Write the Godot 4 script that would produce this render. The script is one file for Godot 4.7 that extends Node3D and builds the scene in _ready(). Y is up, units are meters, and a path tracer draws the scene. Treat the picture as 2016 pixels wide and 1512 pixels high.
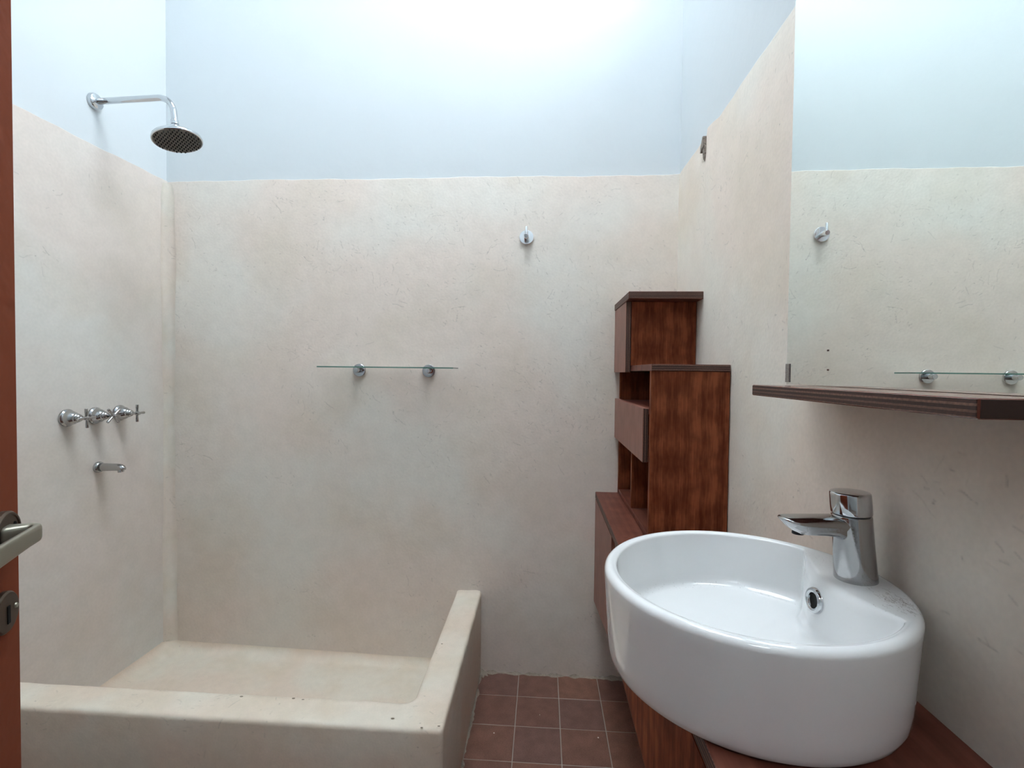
extends Node3D
# A small bathroom: plastered shower tub, corner cabinets, round vessel basin, mirror, open door.
# x = 0 is the right wall, z = 0 the back wall, y = 0 the floor.

const W := 2.008          # room width
const PAINT := 1.9186     # height of the plaster dado
const CEIL := 3.9
const ADDED_ROOFLIGHT := [-1.2, -0.25, 0.38, 1.36]   # x0, x1, z0, z1 of the ceiling opening, added to balance the brightness
const WIN := [2.72, 3.14, 0.28, 0.80]   # y0, y1, z0, z1 of the high window in the right wall
const ADDED_HALL_LIGHT := [-0.75, -0.3, 2.75, 3.2]  # unseen opening added in the passage roof, sized as fill light
const FRONT := 1.97       # inner face of the wall with the doorway

var M := {}
var rng := RandomNumberGenerator.new()

func _ready() -> void:
	rng.seed = 7
	camera_and_light()
	make_materials()
	build_room()
	build_floor()
	build_tub()
	build_door()
	build_vanity()
	build_mid_cabinet()
	build_top_cabinet()
	build_basin()
	build_faucet()
	build_mirror()
	build_mirror_shelf()
	build_shower()
	build_taps()
	build_spout()
	build_glass_shelf()
	build_hook()
	build_anchor()

# ------------------------------------------------------------------ camera, sky, exposure
func camera_and_light() -> void:
	var cam := Camera3D.new()
	cam.name = "camera"
	add_child(cam)
	cam.position = Vector3(-0.501, 1.1751, 1.882)
	cam.rotation = Vector3(-0.0245, 0.0627, 0.0112)
	cam.fov = rad_to_deg(2.0 * atan(756.0 / 964.53))
	cam.near = 0.02
	cam.current = true
	var sm := ProceduralSkyMaterial.new()
	sm.sky_top_color = Color(0.935, 0.972, 1.0)
	sm.sky_horizon_color = Color(0.95, 0.98, 1.0)
	sm.ground_bottom_color = Color(0.35, 0.34, 0.32)
	sm.ground_horizon_color = Color(0.6, 0.6, 0.6)
	sm.sky_energy_multiplier = 1.0
	var sky := Sky.new()
	sky.sky_material = sm
	var env := Environment.new()
	env.background_mode = Environment.BG_SKY
	env.sky = sky
	env.background_energy_multiplier = 6.0
	env.tonemap_mode = Environment.TONE_MAPPER_LINEAR
	env.tonemap_exposure = 4.0
	env.sdfgi_enabled = true
	env.ssao_enabled = true
	env.ssil_enabled = true
	var we := WorldEnvironment.new()
	we.name = "world_environment"
	we.environment = env
	add_child(we)

# ------------------------------------------------------------------ helpers
func tag(o: Node, label := "", category := "", group := "", kind := "") -> void:
	if label != "": o.set_meta("label", label)
	if category != "": o.set_meta("category", category)
	if group != "": o.set_meta("group", group)
	if kind != "": o.set_meta("kind", kind)

func thing(called: String, label: String, category: String, at := Vector3.ZERO, group := "") -> Node3D:
	var o := Node3D.new()
	o.name = called
	add_child(o, true)
	o.position = at
	tag(o, label, category, group)
	return o

func structure(called: String, label: String, category: String, at := Vector3.ZERO) -> Node3D:
	var o := thing(called, label, category, at)
	o.set_meta("kind", "structure")
	return o

func part(called: String, mesh: Mesh, mat: Material, parent: Node, at := Vector3.ZERO) -> MeshInstance3D:
	var o := MeshInstance3D.new()
	o.name = called
	o.mesh = mesh
	o.material_override = mat
	o.cast_shadow = GeometryInstance3D.SHADOW_CASTING_SETTING_ON
	parent.add_child(o, true)
	o.position = at
	return o

# triangles with shared vertices; auto: turn the faces of a closed shape outwards
func commit(v: PackedVector3Array, idx: PackedInt32Array, smooth := true, auto := true, uv := PackedVector2Array()) -> ArrayMesh:
	var flip := false
	if auto:
		var c := Vector3.ZERO
		for p in v: c += p
		c /= float(max(1, v.size()))
		var vol := 0.0
		for t in range(0, idx.size(), 3):
			vol += (v[idx[t]] - c).dot((v[idx[t + 1]] - c).cross(v[idx[t + 2]] - c))
		flip = vol > 0.0
	var st := SurfaceTool.new()
	st.begin(Mesh.PRIMITIVE_TRIANGLES)
	if smooth:
		st.set_smooth_group(0)
		for i in v.size():
			if uv.size() > 0: st.set_uv(uv[i])
			st.add_vertex(v[i])
		for t in range(0, idx.size(), 3):
			st.add_index(idx[t])
			st.add_index(idx[t + (2 if flip else 1)])
			st.add_index(idx[t + (1 if flip else 2)])
	else:
		st.set_smooth_group(-1)
		for t in range(0, idx.size(), 3):
			for k in ([0, 2, 1] if flip else [0, 1, 2]):
				if uv.size() > 0: st.set_uv(uv[idx[t + k]])
				st.add_vertex(v[idx[t + k]])
	st.generate_normals()
	return st.commit()

# rows of points, all of the same length
func grid(rows: Array, close_u := false, close_v := false, smooth := true, auto := true, uvs := PackedVector2Array(), cap := false) -> ArrayMesh:
	var n: int = rows[0].size()
	var v := PackedVector3Array()
	for r in rows: v.append_array(r)
	var idx := PackedInt32Array()
	var R := rows.size()
	for i in (R if close_u else R - 1):
		var i2 := (i + 1) % R
		for j in (n if close_v else n - 1):
			var j2 := (j + 1) % n
			idx.append_array([i * n + j, i2 * n + j, i2 * n + j2, i * n + j, i2 * n + j2, i * n + j2])
	if cap:
		for e in [0, R - 1]:
			var c := Vector3.ZERO
			var first := v.size()
			for j in n:
				v.append(rows[e][j])
				c += rows[e][j]
			v.append(c / n)
			for j in n:
				var j2 := (j + 1) % n
				if e == 0: idx.append_array([first + j, first + j2, first + n])
				else: idx.append_array([first + j2, first + j, first + n])
	return commit(v, idx, smooth, auto, uvs)

# profile of (radius, height) turned about axis; the axis runs from origin
func lathe(profile: Array, axis := Vector3.UP, segs := 40) -> ArrayMesh:
	var b := frame(axis)
	var rows := []
	# support points beside hard corners keep flat faces flat under smooth shading
	var full := []
	for i in profile.size():
		var q := Vector2(profile[i][0], profile[i][1])
		if i == 0 or i == profile.size() - 1:
			full.append(profile[i])
			continue
		var d0 := Vector2(profile[i - 1][0], profile[i - 1][1]) - q
		var d1 := Vector2(profile[i + 1][0], profile[i + 1][1]) - q
		var hard := d0.length() > 1e-6 and d1.length() > 1e-6 and absf(PI - absf(d0.angle_to(d1))) > 0.6
		if hard:
			var s0 := q + d0.normalized() * minf(d0.length() * 0.3, 0.0004)
			full.append([s0.x, s0.y])
		full.append(profile[i])
		if hard:
			var s1 := q + d1.normalized() * minf(d1.length() * 0.3, 0.0004)
			full.append([s1.x, s1.y])
	for k in segs:
		var a := TAU * k / segs
		var row := PackedVector3Array()
		for p in full:
			row.append(b.x * (cos(a) * p[0]) + b.z * (sin(a) * p[0]) + b.y * p[1])
		rows.append(row)
	return grid(rows, true)

func frame(axis: Vector3) -> Basis:
	var y := axis.normalized()
	var h := Vector3.RIGHT if absf(y.x) < 0.9 else Vector3.FORWARD
	var x := h.cross(y).normalized()
	return Basis(x, y, x.cross(y))

func tube(path: PackedVector3Array, radii: Array, segs := 20) -> ArrayMesh:
	var rows := []
	var t0 := (path[1] - path[0]).normalized()
	var b := frame(t0)
	var x := b.x
	for i in path.size():
		var t := (path[min(i + 1, path.size() - 1)] - path[max(i - 1, 0)]).normalized()
		x = (x - t * x.dot(t)).normalized()
		var z := x.cross(t)
		var r: float = radii[min(i, radii.size() - 1)]
		var row := PackedVector3Array()
		for k in segs:
			var a := TAU * k / segs
			row.append(path[i] + (x * cos(a) + z * sin(a)) * r)
		rows.append(row)
	return grid(rows, false, true, true, true, PackedVector2Array(), true)

# a box from corner a to corner b with chamfered edges
func cbox(a: Vector3, b: Vector3, e := 0.001) -> ArrayMesh:
	var c := (a + b) * 0.5
	var h := (b - a).abs() * 0.5
	e = minf(e, minf(h.x, minf(h.y, h.z)) * 0.45)
	var v := PackedVector3Array()
	var idx := PackedInt32Array()
	# per corner three vertices, one for each face that meets there
	for s in 8:
		var sg := Vector3(1 if s & 1 else -1, 1 if s & 2 else -1, 1 if s & 4 else -1)
		for ax in 3:
			var p := h - Vector3(e, e, e)
			p[ax] = h[ax]
			v.append(c + p * sg)
	var tri := func(i: int, j: int, k: int) -> void:
		var n := (v[j] - v[i]).cross(v[k] - v[i])
		if n.dot((v[i] + v[j] + v[k]) / 3.0 - c) > 0.0: idx.append_array([i, k, j])
		else: idx.append_array([i, j, k])
	for ax in 3:
		var u := 1 << ((ax + 1) % 3)
		var w := 1 << ((ax + 2) % 3)
		for side in 2:
			var s0 := (1 << ax) if side else 0
			var q := [s0, s0 | u, s0 | u | w, s0 | w]
			tri.call(q[0] * 3 + ax, q[1] * 3 + ax, q[2] * 3 + ax)
			tri.call(q[0] * 3 + ax, q[2] * 3 + ax, q[3] * 3 + ax)
		# edges along ax
		for uu in 2:
			for ww in 2:
				var s1 := (u if uu else 0) | (w if ww else 0)
				var s2 := s1 | (1 << ax)
				var p1 := s1 * 3 + (ax + 1) % 3
				var p2 := s1 * 3 + (ax + 2) % 3
				var p3 := s2 * 3 + (ax + 2) % 3
				var p4 := s2 * 3 + (ax + 1) % 3
				tri.call(p1, p2, p3)
				tri.call(p1, p3, p4)
	for s in 8: tri.call(s * 3, s * 3 + 1, s * 3 + 2)
	return commit(v, idx, false, false)

# an outline in (a, b) pushed from d0 to d1 along the third axis
func prism(outline: PackedVector2Array, d0: float, d1: float, axis: int) -> ArrayMesh:
	var v := PackedVector3Array()
	for d in [d0, d1]:
		for p in outline:
			v.append([Vector3(d, p.x, p.y), Vector3(p.x, d, p.y), Vector3(p.x, p.y, d)][axis])
	var n := outline.size()
	var idx := PackedInt32Array()
	var t := Geometry2D.triangulate_polygon(outline)
	for k in range(0, t.size(), 3):
		idx.append_array([t[k], t[k + 1], t[k + 2]])
		idx.append_array([n + t[k], n + t[k + 2], n + t[k + 1]])
	var area := 0.0
	for j in n: area += outline[j].cross(outline[(j + 1) % n])
	# triangulate_polygon keeps the outline's turning
	for j in n:
		var k := (j + 1) % n
		idx.append_array([j, n + k, k, j, n + j, n + k])
	var fixed := PackedInt32Array()
	var c := Vector3.ZERO
	for p in v: c += p
	c /= v.size()
	var s := signed_volume(v, idx, c)
	# side faces and caps agree when the cap's first triangle points along -axis
	var cap_n := (v[t[1]] - v[t[0]]).cross(v[t[2]] - v[t[0]])[axis] * signf(d1 - d0)
	var side_n := (v[n + 1] - v[0]).cross(v[1] - v[0])
	var _unused := side_n
	if cap_n > 0.0: pass
	fixed = idx
	if s > 0.0: pass
	return commit(v, fixed, false, true)

func signed_volume(v: PackedVector3Array, idx: PackedInt32Array, c: Vector3) -> float:
	var vol := 0.0
	for t in range(0, idx.size(), 3):
		vol += (v[idx[t]] - c).dot((v[idx[t + 1]] - c).cross(v[idx[t + 2]] - c))
	return vol

# ------------------------------------------------------------------ materials
func mat(called: String, color: Color, rough := 0.6, metal := 0.0) -> StandardMaterial3D:
	var m := StandardMaterial3D.new()
	m.resource_name = called
	m.albedo_color = color
	m.roughness = rough
	m.metallic = metal
	M[called] = m
	return m

func tri(m: StandardMaterial3D, scale: Vector3) -> StandardMaterial3D:
	m.uv1_triplanar = true
	m.uv1_world_triplanar = true
	m.uv1_triplanar_sharpness = 8.0
	m.uv1_scale = scale
	return m

func noise_bytes(w: int, h: int, sd: int, freq: float, oct := 3, seamless := false) -> PackedByteArray:
	var n := FastNoiseLite.new()
	n.seed = sd
	n.noise_type = FastNoiseLite.TYPE_SIMPLEX_SMOOTH
	n.frequency = freq
	n.fractal_octaves = oct
	var im := n.get_seamless_image(w, h) if seamless else n.get_image(w, h)
	im.convert(Image.FORMAT_L8)
	return im.get_data()

# trowelled lime plaster: mottled colour, trowel scratches and pits (also as relief)
func plaster(w: int, h: int, sd: int, clusters: int, weight: Callable, stains: Array, seamless := false) -> Array:
	var r := RandomNumberGenerator.new()
	r.seed = sd
	var mark := PackedFloat32Array()
	mark.resize(w * h)
	var splat := func(x: float, y: float, a: float) -> void:
		var xi := int(floor(x))
		var yi := int(floor(y))
		var fx := x - xi
		var fy := y - yi
		for dx in 2:
			for dy in 2:
				var px := posmod(xi + dx, w)
				var py := posmod(yi + dy, h)
				var k := py * w + px
				mark[k] = clampf(mark[k] + a * (fx if dx else 1.0 - fx) * (fy if dy else 1.0 - fy), -1.0, 1.0)
	for c in clusters:
		var cx := r.randf() * w
		var cy := r.randf() * h
		if r.randf() > weight.call(cx / w, cy / h): continue
		var dir := r.randf_range(-0.2, 1.3) + (PI * 0.5 if r.randf() < 0.25 else 0.0)
		var spread := r.randf_range(12, 46)
		for s in r.randi_range(5, 16):
			var x := cx + r.randfn() * spread
			var y := cy + r.randfn() * spread * 0.7
			var d := dir + r.randfn() * 0.45
			var bend := r.randf_range(-0.03, 0.03)
			var n := int(r.randf_range(3, 9)) if r.randf() < 0.86 else int(r.randf_range(10, 26))
			var a := r.randf_range(0.10, 0.42) * (-0.6 if r.randf() < 0.22 else 1.0)
			for k in n:
				splat.call(x, y, a * (0.4 + 0.6 * r.randf()))
				x += cos(d)
				y += sin(d)
				d += bend + r.randfn() * 0.13
		if r.randf() < 0.5:
			splat.call(cx, cy, 0.7)
			splat.call(cx + 1, cy, 0.4)
	var a1 := noise_bytes(w, h, sd + 1, 2.6 / w, 3, seamless)
	var a2 := noise_bytes(w, h, sd + 2, 4.0 / w, 4, seamless)
	var a3 := noise_bytes(w, h, sd + 3, 26.0 / w, 4, seamless)
	var a4 := noise_bytes(w, h, sd + 4, 160.0 / w, 2, seamless)
	var pale := Vector3(221, 214, 203)
	var pink := Vector3(222, 207, 194)
	var tan_ := Vector3(214, 200, 183)
	var out := PackedByteArray()
	out.resize(w * h * 3)
	var hgt := PackedByteArray()
	hgt.resize(w * h)
	for y in h:
		for x in w:
			var k := y * w + x
			var c := pale.lerp(pink, clampf((a1[k] - 70) / 110.0, 0, 1)).lerp(tan_, clampf((a2[k] - 110) / 120.0, 0, 1) * 0.6)
			var g := 1.0 + (a3[k] - 128) * 0.00012 + (a4[k] - 128) * 0.00012
			var m := mark[k]
			g *= 1.0 - m * (0.42 if m > 0 else 0.12)
			c *= g
			for s in stains:
				var dx: float = (x / float(w) - s[0]) / s[2]
				var dy: float = (y / float(h) - s[1]) / s[3] + dx * s[5]
				var q := dx * dx + dy * dy
				if q < 6.0:
					var t: float = exp(-q) * s[4] * (0.75 + (a3[k] - 128) * 0.004)
					c = c.lerp(s[6], clampf(t, 0, 1))
			out[k * 3] = clampi(int(c.x), 0, 255)
			out[k * 3 + 1] = clampi(int(c.y), 0, 255)
			out[k * 3 + 2] = clampi(int(c.z), 0, 255)
			hgt[k] = clampi(int(150 + (a3[k] - 128) * 0.16 + (a4[k] - 128) * 0.07 + (a2[k] - 128) * 0.3 - m * 70.0), 0, 255)
	return [ImageTexture.create_from_image(Image.create_from_data(w, h, false, Image.FORMAT_RGB8, out)),
		ImageTexture.create_from_image(Image.create_from_data(w, h, false, Image.FORMAT_L8, hgt))]

func plaster_mat(called: String, maps: Array, relief: float) -> StandardMaterial3D:
	var m := mat(called, Color(1, 1, 1), 0.62)
	m.albedo_texture = maps[0]
	m.heightmap_enabled = true
	m.heightmap_texture = maps[1]
	m.heightmap_scale = relief
	m.metallic_specular = 0.35
	return m

func relief_texture(sd: int, w: int, freq: float, oct: int) -> ImageTexture:
	return ImageTexture.create_from_image(Image.create_from_data(w, w, false, Image.FORMAT_L8, noise_bytes(w, w, sd, freq, oct, true)))

# wood grain running along v
func grain(sd: int, dark: Color, light: Color, fine: float) -> ImageTexture:
	var w := 512
	var n := FastNoiseLite.new()
	n.seed = sd
	n.frequency = 0.02
	n.fractal_octaves = 4
	var out := PackedByteArray()
	out.resize(w * w * 3)
	for y in w:
		var ya := absf(y - w * 0.5)      # mirrored halves: the tile repeats without a seam
		for x in w:
			var xa := absf(x - w * 0.5)
			var t := n.get_noise_2d(xa * 1.3 + n.get_noise_2d(ya * 0.25, 40.0) * 14.0, ya * 0.07)
			var f := n.get_noise_2d(xa * 7.0 + 500.0, ya * 0.35)
			var b := n.get_noise_2d(xa * 0.5 + 900.0, ya * 0.4)
			var g := clampf(0.5 + t * 0.6 + f * fine + b * 0.55, 0.0, 1.0)
			var c := dark.lerp(light, g)
			var k := (y * w + x) * 3
			out[k] = c.r8
			out[k + 1] = c.g8
			out[k + 2] = c.b8
	return ImageTexture.create_from_image(Image.create_from_data(w, w, false, Image.FORMAT_RGB8, out))

# plywood edge: plies of alternating tone; along_u: the plies stand side by side
func plies(sd: int, along_u: bool) -> ImageTexture:
	var w := 256
	var r := RandomNumberGenerator.new()
	r.seed = sd
	var nb := noise_bytes(w, w, sd, 0.04, 3, true)
	var out := PackedByteArray()
	out.resize(w * w * 3)
	var tones := [Vector3(104, 74, 62), Vector3(62, 36, 28), Vector3(118, 86, 72), Vector3(56, 33, 26)]
	for y in w:
		for x in w:
			var s := x if along_u else y
			var tone: Vector3 = tones[(s / 16) % 4]
			if s % 16 < 2: tone = Vector3(34, 20, 17)
			tone *= 0.82 + nb[y * w + x] / 255.0 * 0.36
			var k := (y * w + x) * 3
			out[k] = int(tone.x)
			out[k + 1] = int(tone.y)
			out[k + 2] = int(tone.z)
	return ImageTexture.create_from_image(Image.create_from_data(w, w, false, Image.FORMAT_RGB8, out))

func make_materials() -> void:
	# plaster of the back wall: marks crowd the middle and right of the wall
	var back := plaster(1024, 1024, 11, 330, func(u, v): return (0.15 if u < 0.22 else (0.6 if u < 0.45 else 1.0)) * (0.9 if v < 0.6 else 0.2), [])
	plaster_mat("plaster_back", back, 0.35).albedo_color = Color(0.985, 0.99, 1.0)
	var side := plaster(1024, 1024, 23, 140, func(u, v): return 0.8 if v < 0.75 else 0.3, [])
	plaster_mat("plaster_right", side, 0.35)
	# left wall: calmer
	var left := plaster(1024, 1024, 31, 40, func(_u, _v): return 0.6, [])
	plaster_mat("plaster_left", left, 0.22).albedo_color = Color(0.965, 0.98, 1.0)   # slightly cooler, greyer tint than the other walls
	var tub := plaster(512, 512, 47, 26, func(_u, _v): return 0.7, [], true)
	var mt := plaster_mat("plaster_tub", tub, 0.3)
	mt.albedo_color = Color(1.0, 0.99, 0.97)
	tri(mt, Vector3(1.0, 1.0, 1.0))
	var mc := plaster_mat("plaster_cove", tub, 0.2)
	mc.albedo_color = Color(0.985, 0.995, 1.0)
	tri(mc, Vector3(1.0, 1.0, 1.0))
	var wh := mat("white_paint", Color8(217, 223, 226), 0.7)
	wh.metallic_specular = 0.3
	wh.heightmap_enabled = true
	wh.heightmap_texture = relief_texture(61, 512, 0.012, 5)
	wh.heightmap_scale = 0.12
	tri(wh, Vector3(0.8, 0.8, 0.8))
	mat("ceiling_paint", Color8(238, 240, 240), 0.85)
	var g := mat("grout", Color8(158, 146, 136), 0.9)
	g.heightmap_enabled = false
	var mo := mat("mortar", Color8(152, 140, 126), 0.9)
	mo.heightmap_enabled = true
	mo.heightmap_texture = relief_texture(67, 256, 0.06, 4)
	mo.heightmap_scale = 0.5
	tri(mo, Vector3(4, 4, 4))
	for k in 4:
		var t := mat("tile_%d" % k, [Color8(138, 97, 83), Color8(132, 93, 81), Color8(143, 100, 84), Color8(131, 95, 85)][k], 0.55)
		t.detail_enabled = false
		t.albedo_texture = speckle(71 + k)
		t.metallic_specular = 0.4
		tri(t, Vector3(3.1, 3.1, 3.1))
	# stained veneer
	var wd := mat("wood", Color(1, 1, 1), 0.5)
	wd.albedo_texture = grain(81, Color8(98, 50, 32), Color8(152, 86, 58), 0.35)
	wd.metallic_specular = 0.2
	tri(wd, Vector3(3.2, 3.2, 3.2))
	var wf := mat("wood_front", Color(1, 1, 1), 0.38)  # same veneer, paler and greyer: sheen from the bright left wall in its colour
	wf.metallic_specular = 0.35
	wf.albedo_texture = grain(83, Color8(126, 82, 70), Color8(152, 104, 90), 0.15)
	tri(wf, Vector3(2.6, 2.6, 2.6))
	var wt := mat("wood_top", Color(1, 1, 1), 0.45)
	wt.metallic_specular = 0.3
	wt.albedo_texture = grain(85, Color8(92, 50, 40), Color8(122, 74, 60), 0.15)
	tri(wt, Vector3(2.6, 2.6, 2.6))
	var wg := mat("wood_gloss", Color(1, 1, 1), 0.2)
	wg.albedo_texture = wt.albedo_texture
	tri(wg, Vector3(2.6, 2.6, 2.6))
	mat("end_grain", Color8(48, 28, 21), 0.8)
	var eh := mat("ply_edge_h", Color(1, 1, 1), 0.6)
	eh.albedo_texture = plies(91, false)
	tri(eh, Vector3(22, 22, 22))
	var ev := mat("ply_edge_v", Color(1, 1, 1), 0.6)
	ev.albedo_texture = plies(92, true)
	tri(ev, Vector3(22, 22, 22))
	var dp := mat("door_paint", Color8(132, 70, 50), 0.62)
	dp.metallic_specular = 0.14
	dp.heightmap_enabled = true
	dp.heightmap_texture = relief_texture(93, 256, 0.03, 3)
	dp.heightmap_scale = 0.1
	tri(dp, Vector3(3, 3, 3))
	mat("door_edge", Color8(70, 38, 32), 0.6)
	mat("chrome", Color(0.80, 0.81, 0.82), 0.07, 1.0)
	var cw := mat("chrome_worn", Color(0.70, 0.70, 0.70), 0.24, 1.0)
	cw.roughness_texture = relief_texture(95, 256, 0.05, 4)
	tri(cw, Vector3(18, 18, 18))
	mat("satin_steel", Color(0.92, 0.92, 0.93), 0.16, 1.0)
	mat("chrome_dark", Color(0.12, 0.12, 0.12), 0.5, 0.4)
	var al := mat("aluminium", Color8(158, 154, 140), 0.42, 0.85)
	mat("tarnished", Color8(84, 70, 58), 0.5, 0.65)
	mat("rubber", Color8(34, 34, 34), 0.25)
	mat("spray_plate", Color8(112, 108, 102), 0.35, 0.5)
	mat("black_hole", Color8(12, 12, 12), 0.9)
	var ce := mat("ceramic", Color(1, 1, 1), 0.06)
	ce.albedo_texture = basin_texture()
	ce.clearcoat_enabled = true
	ce.clearcoat = 0.4
	ce.clearcoat_roughness = 0.03
	mat("mirror_silver", Color(0.935, 0.955, 0.94), 0.0, 1.0)
	mat("mirror_edge", Color8(96, 110, 104), 0.2)
	mat("backing", Color8(70, 48, 40), 0.8)
	var gl := mat("glass", Color(0.85, 0.95, 0.92, 0.07), 0.02)
	gl.transparency = BaseMaterial3D.TRANSPARENCY_ALPHA
	var ge := mat("glass_edge", Color(0.36, 0.52, 0.47, 0.9), 0.08)
	ge.transparency = BaseMaterial3D.TRANSPARENCY_ALPHA
	var pane := mat("skylight_glass", Color(0.95, 0.98, 1.0, 0.05), 0.02)
	pane.transparency = BaseMaterial3D.TRANSPARENCY_ALPHA
	var ru := mat("old_iron", Color8(146, 135, 126), 0.8, 0.1)
	ru.heightmap_enabled = true
	ru.heightmap_texture = relief_texture(97, 128, 0.08, 4)
	ru.heightmap_scale = 0.3
	tri(ru, Vector3(14, 14, 14))
	mat("chip", Color8(134, 122, 106), 0.9)
	mat("paint_drip", Color8(205, 195, 188), 0.8)

func speckle(sd: int) -> ImageTexture:
	var w := 256
	var a := noise_bytes(w, w, sd, 0.02, 3, true)
	var b := noise_bytes(w, w, sd + 9, 0.25, 2, true)
	var out := PackedByteArray()
	out.resize(w * w * 3)
	for k in w * w:
		var g := 220.0 + (a[k] - 128) * 0.12 + (b[k] - 128) * 0.16
		for c in 3: out[k * 3 + c] = clampi(int(g), 0, 255)
	return ImageTexture.create_from_image(Image.create_from_data(w, w, false, Image.FORMAT_RGB8, out))

const BX := -0.2045
const BZ := 1.158
# seen from above (u along x, v along z, 0.44 m a side): white glaze with grimy smears on the tap ledge and at the bowl's foot
func basin_texture() -> ImageTexture:
	var w := 1024
	var im := Image.create(w, w, false, Image.FORMAT_RGB8)
	im.fill(Color8(238, 239, 239))
	var r := RandomNumberGenerator.new()
	r.seed = 5
	var put := func(x: float, z: float, a: float, rad: int) -> void:
		var px := int((x - BX + 0.22) / 0.44 * w)
		var pz := int((z - BZ + 0.22) / 0.44 * w)
		for dx in range(-rad, rad + 1):
			for dz in range(-rad, rad + 1):
				var q := 1.0 - sqrt(dx * dx + dz * dz) / (rad + 1.0)
				if q <= 0.0: continue
				var c := im.get_pixel(clampi(px + dx, 0, w - 1), clampi(pz + dz, 0, w - 1))
				im.set_pixel(clampi(px + dx, 0, w - 1), clampi(pz + dz, 0, w - 1), c.lerp(Color8(96, 84, 78), a * q))
	# smears on the ledge in front of the tap, drawn along z
	for k in 150:
		var x := -0.042 + r.randfn() * 0.009
		var z := 1.228 + r.randfn() * 0.020
		for s in r.randi_range(2, 9):
			put.call(x, z, r.randf_range(0.08, 0.40), 1)
			x += 0.0005 * r.randfn()
			z += 0.0011
	for k in 60:
		put.call(-0.06 + r.randfn() * 0.012, 1.11 + r.randfn() * 0.03, r.randf_range(0.03, 0.12), 2)
	# specks round the foot of the bowl and on its walls
	for k in 420:
		var a := r.randf() * TAU
		var d := 0.166 + r.randfn() * 0.004
		put.call(BX + cos(a) * d, BZ + sin(a) * d, r.randf_range(0.03, 0.24), r.randi_range(0, 2))
	for k in 40:
		put.call(BX + r.randf_range(-0.16, 0.16), BZ + r.randf_range(-0.16, 0.1), 0.12, 0)
	return ImageTexture.create_from_image(im)

# ------------------------------------------------------------------ room
# a flat sheet of wall between (u0,v0) and (u1,v1), with thickness; wavy top edge for the dado
func wavy(t: float, sd: float) -> float:
	return 0.0016 * sin(t * 7.3 + sd) + 0.0011 * sin(t * 23.0 + sd * 2.1) + 0.0007 * sin(t * 61.0 + sd * 3.7)

# plaster coat: u is the run along the wall, front face at depth d from the wall plane
func dado(u0: float, u1: float, y0: float, to_world: Callable, sd: float, bump: Callable) -> ArrayMesh:
	var v := PackedVector3Array()
	var uv := PackedVector2Array()
	var idx := PackedInt32Array()
	var n := 360
	for i in n + 1:
		var u := lerpf(u0, u1, i / float(n))
		var top: float = PAINT + wavy(u, sd) + bump.call(u)
		var pts := [[y0, 0.004], [top - 0.003, 0.004], [top - 0.0008, 0.003], [top, 0.0]]
		for q in pts:
			v.append(to_world.call(u, q[0], q[1]))
			uv.append(Vector2(u / 2.0, 1.0 - q[0] / 1.95))
		if i < n:
			for j in 3:
				var a := i * 4 + j
				idx.append_array([a, a + 4, a + 5, a, a + 5, a + 1])
	# face the room
	var nrm := (v[1] - v[0]).cross(v[4] - v[0])
	var out: Vector3 = to_world.call(0.0, 0.0, 1.0) - to_world.call(0.0, 0.0, 0.0)
	if nrm.dot(out) < 0.0:
		for t in range(0, idx.size(), 3):
			var s := idx[t + 1]
			idx[t + 1] = idx[t + 2]
			idx[t + 2] = s
	return commit(v, idx, true, false, uv)

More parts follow.
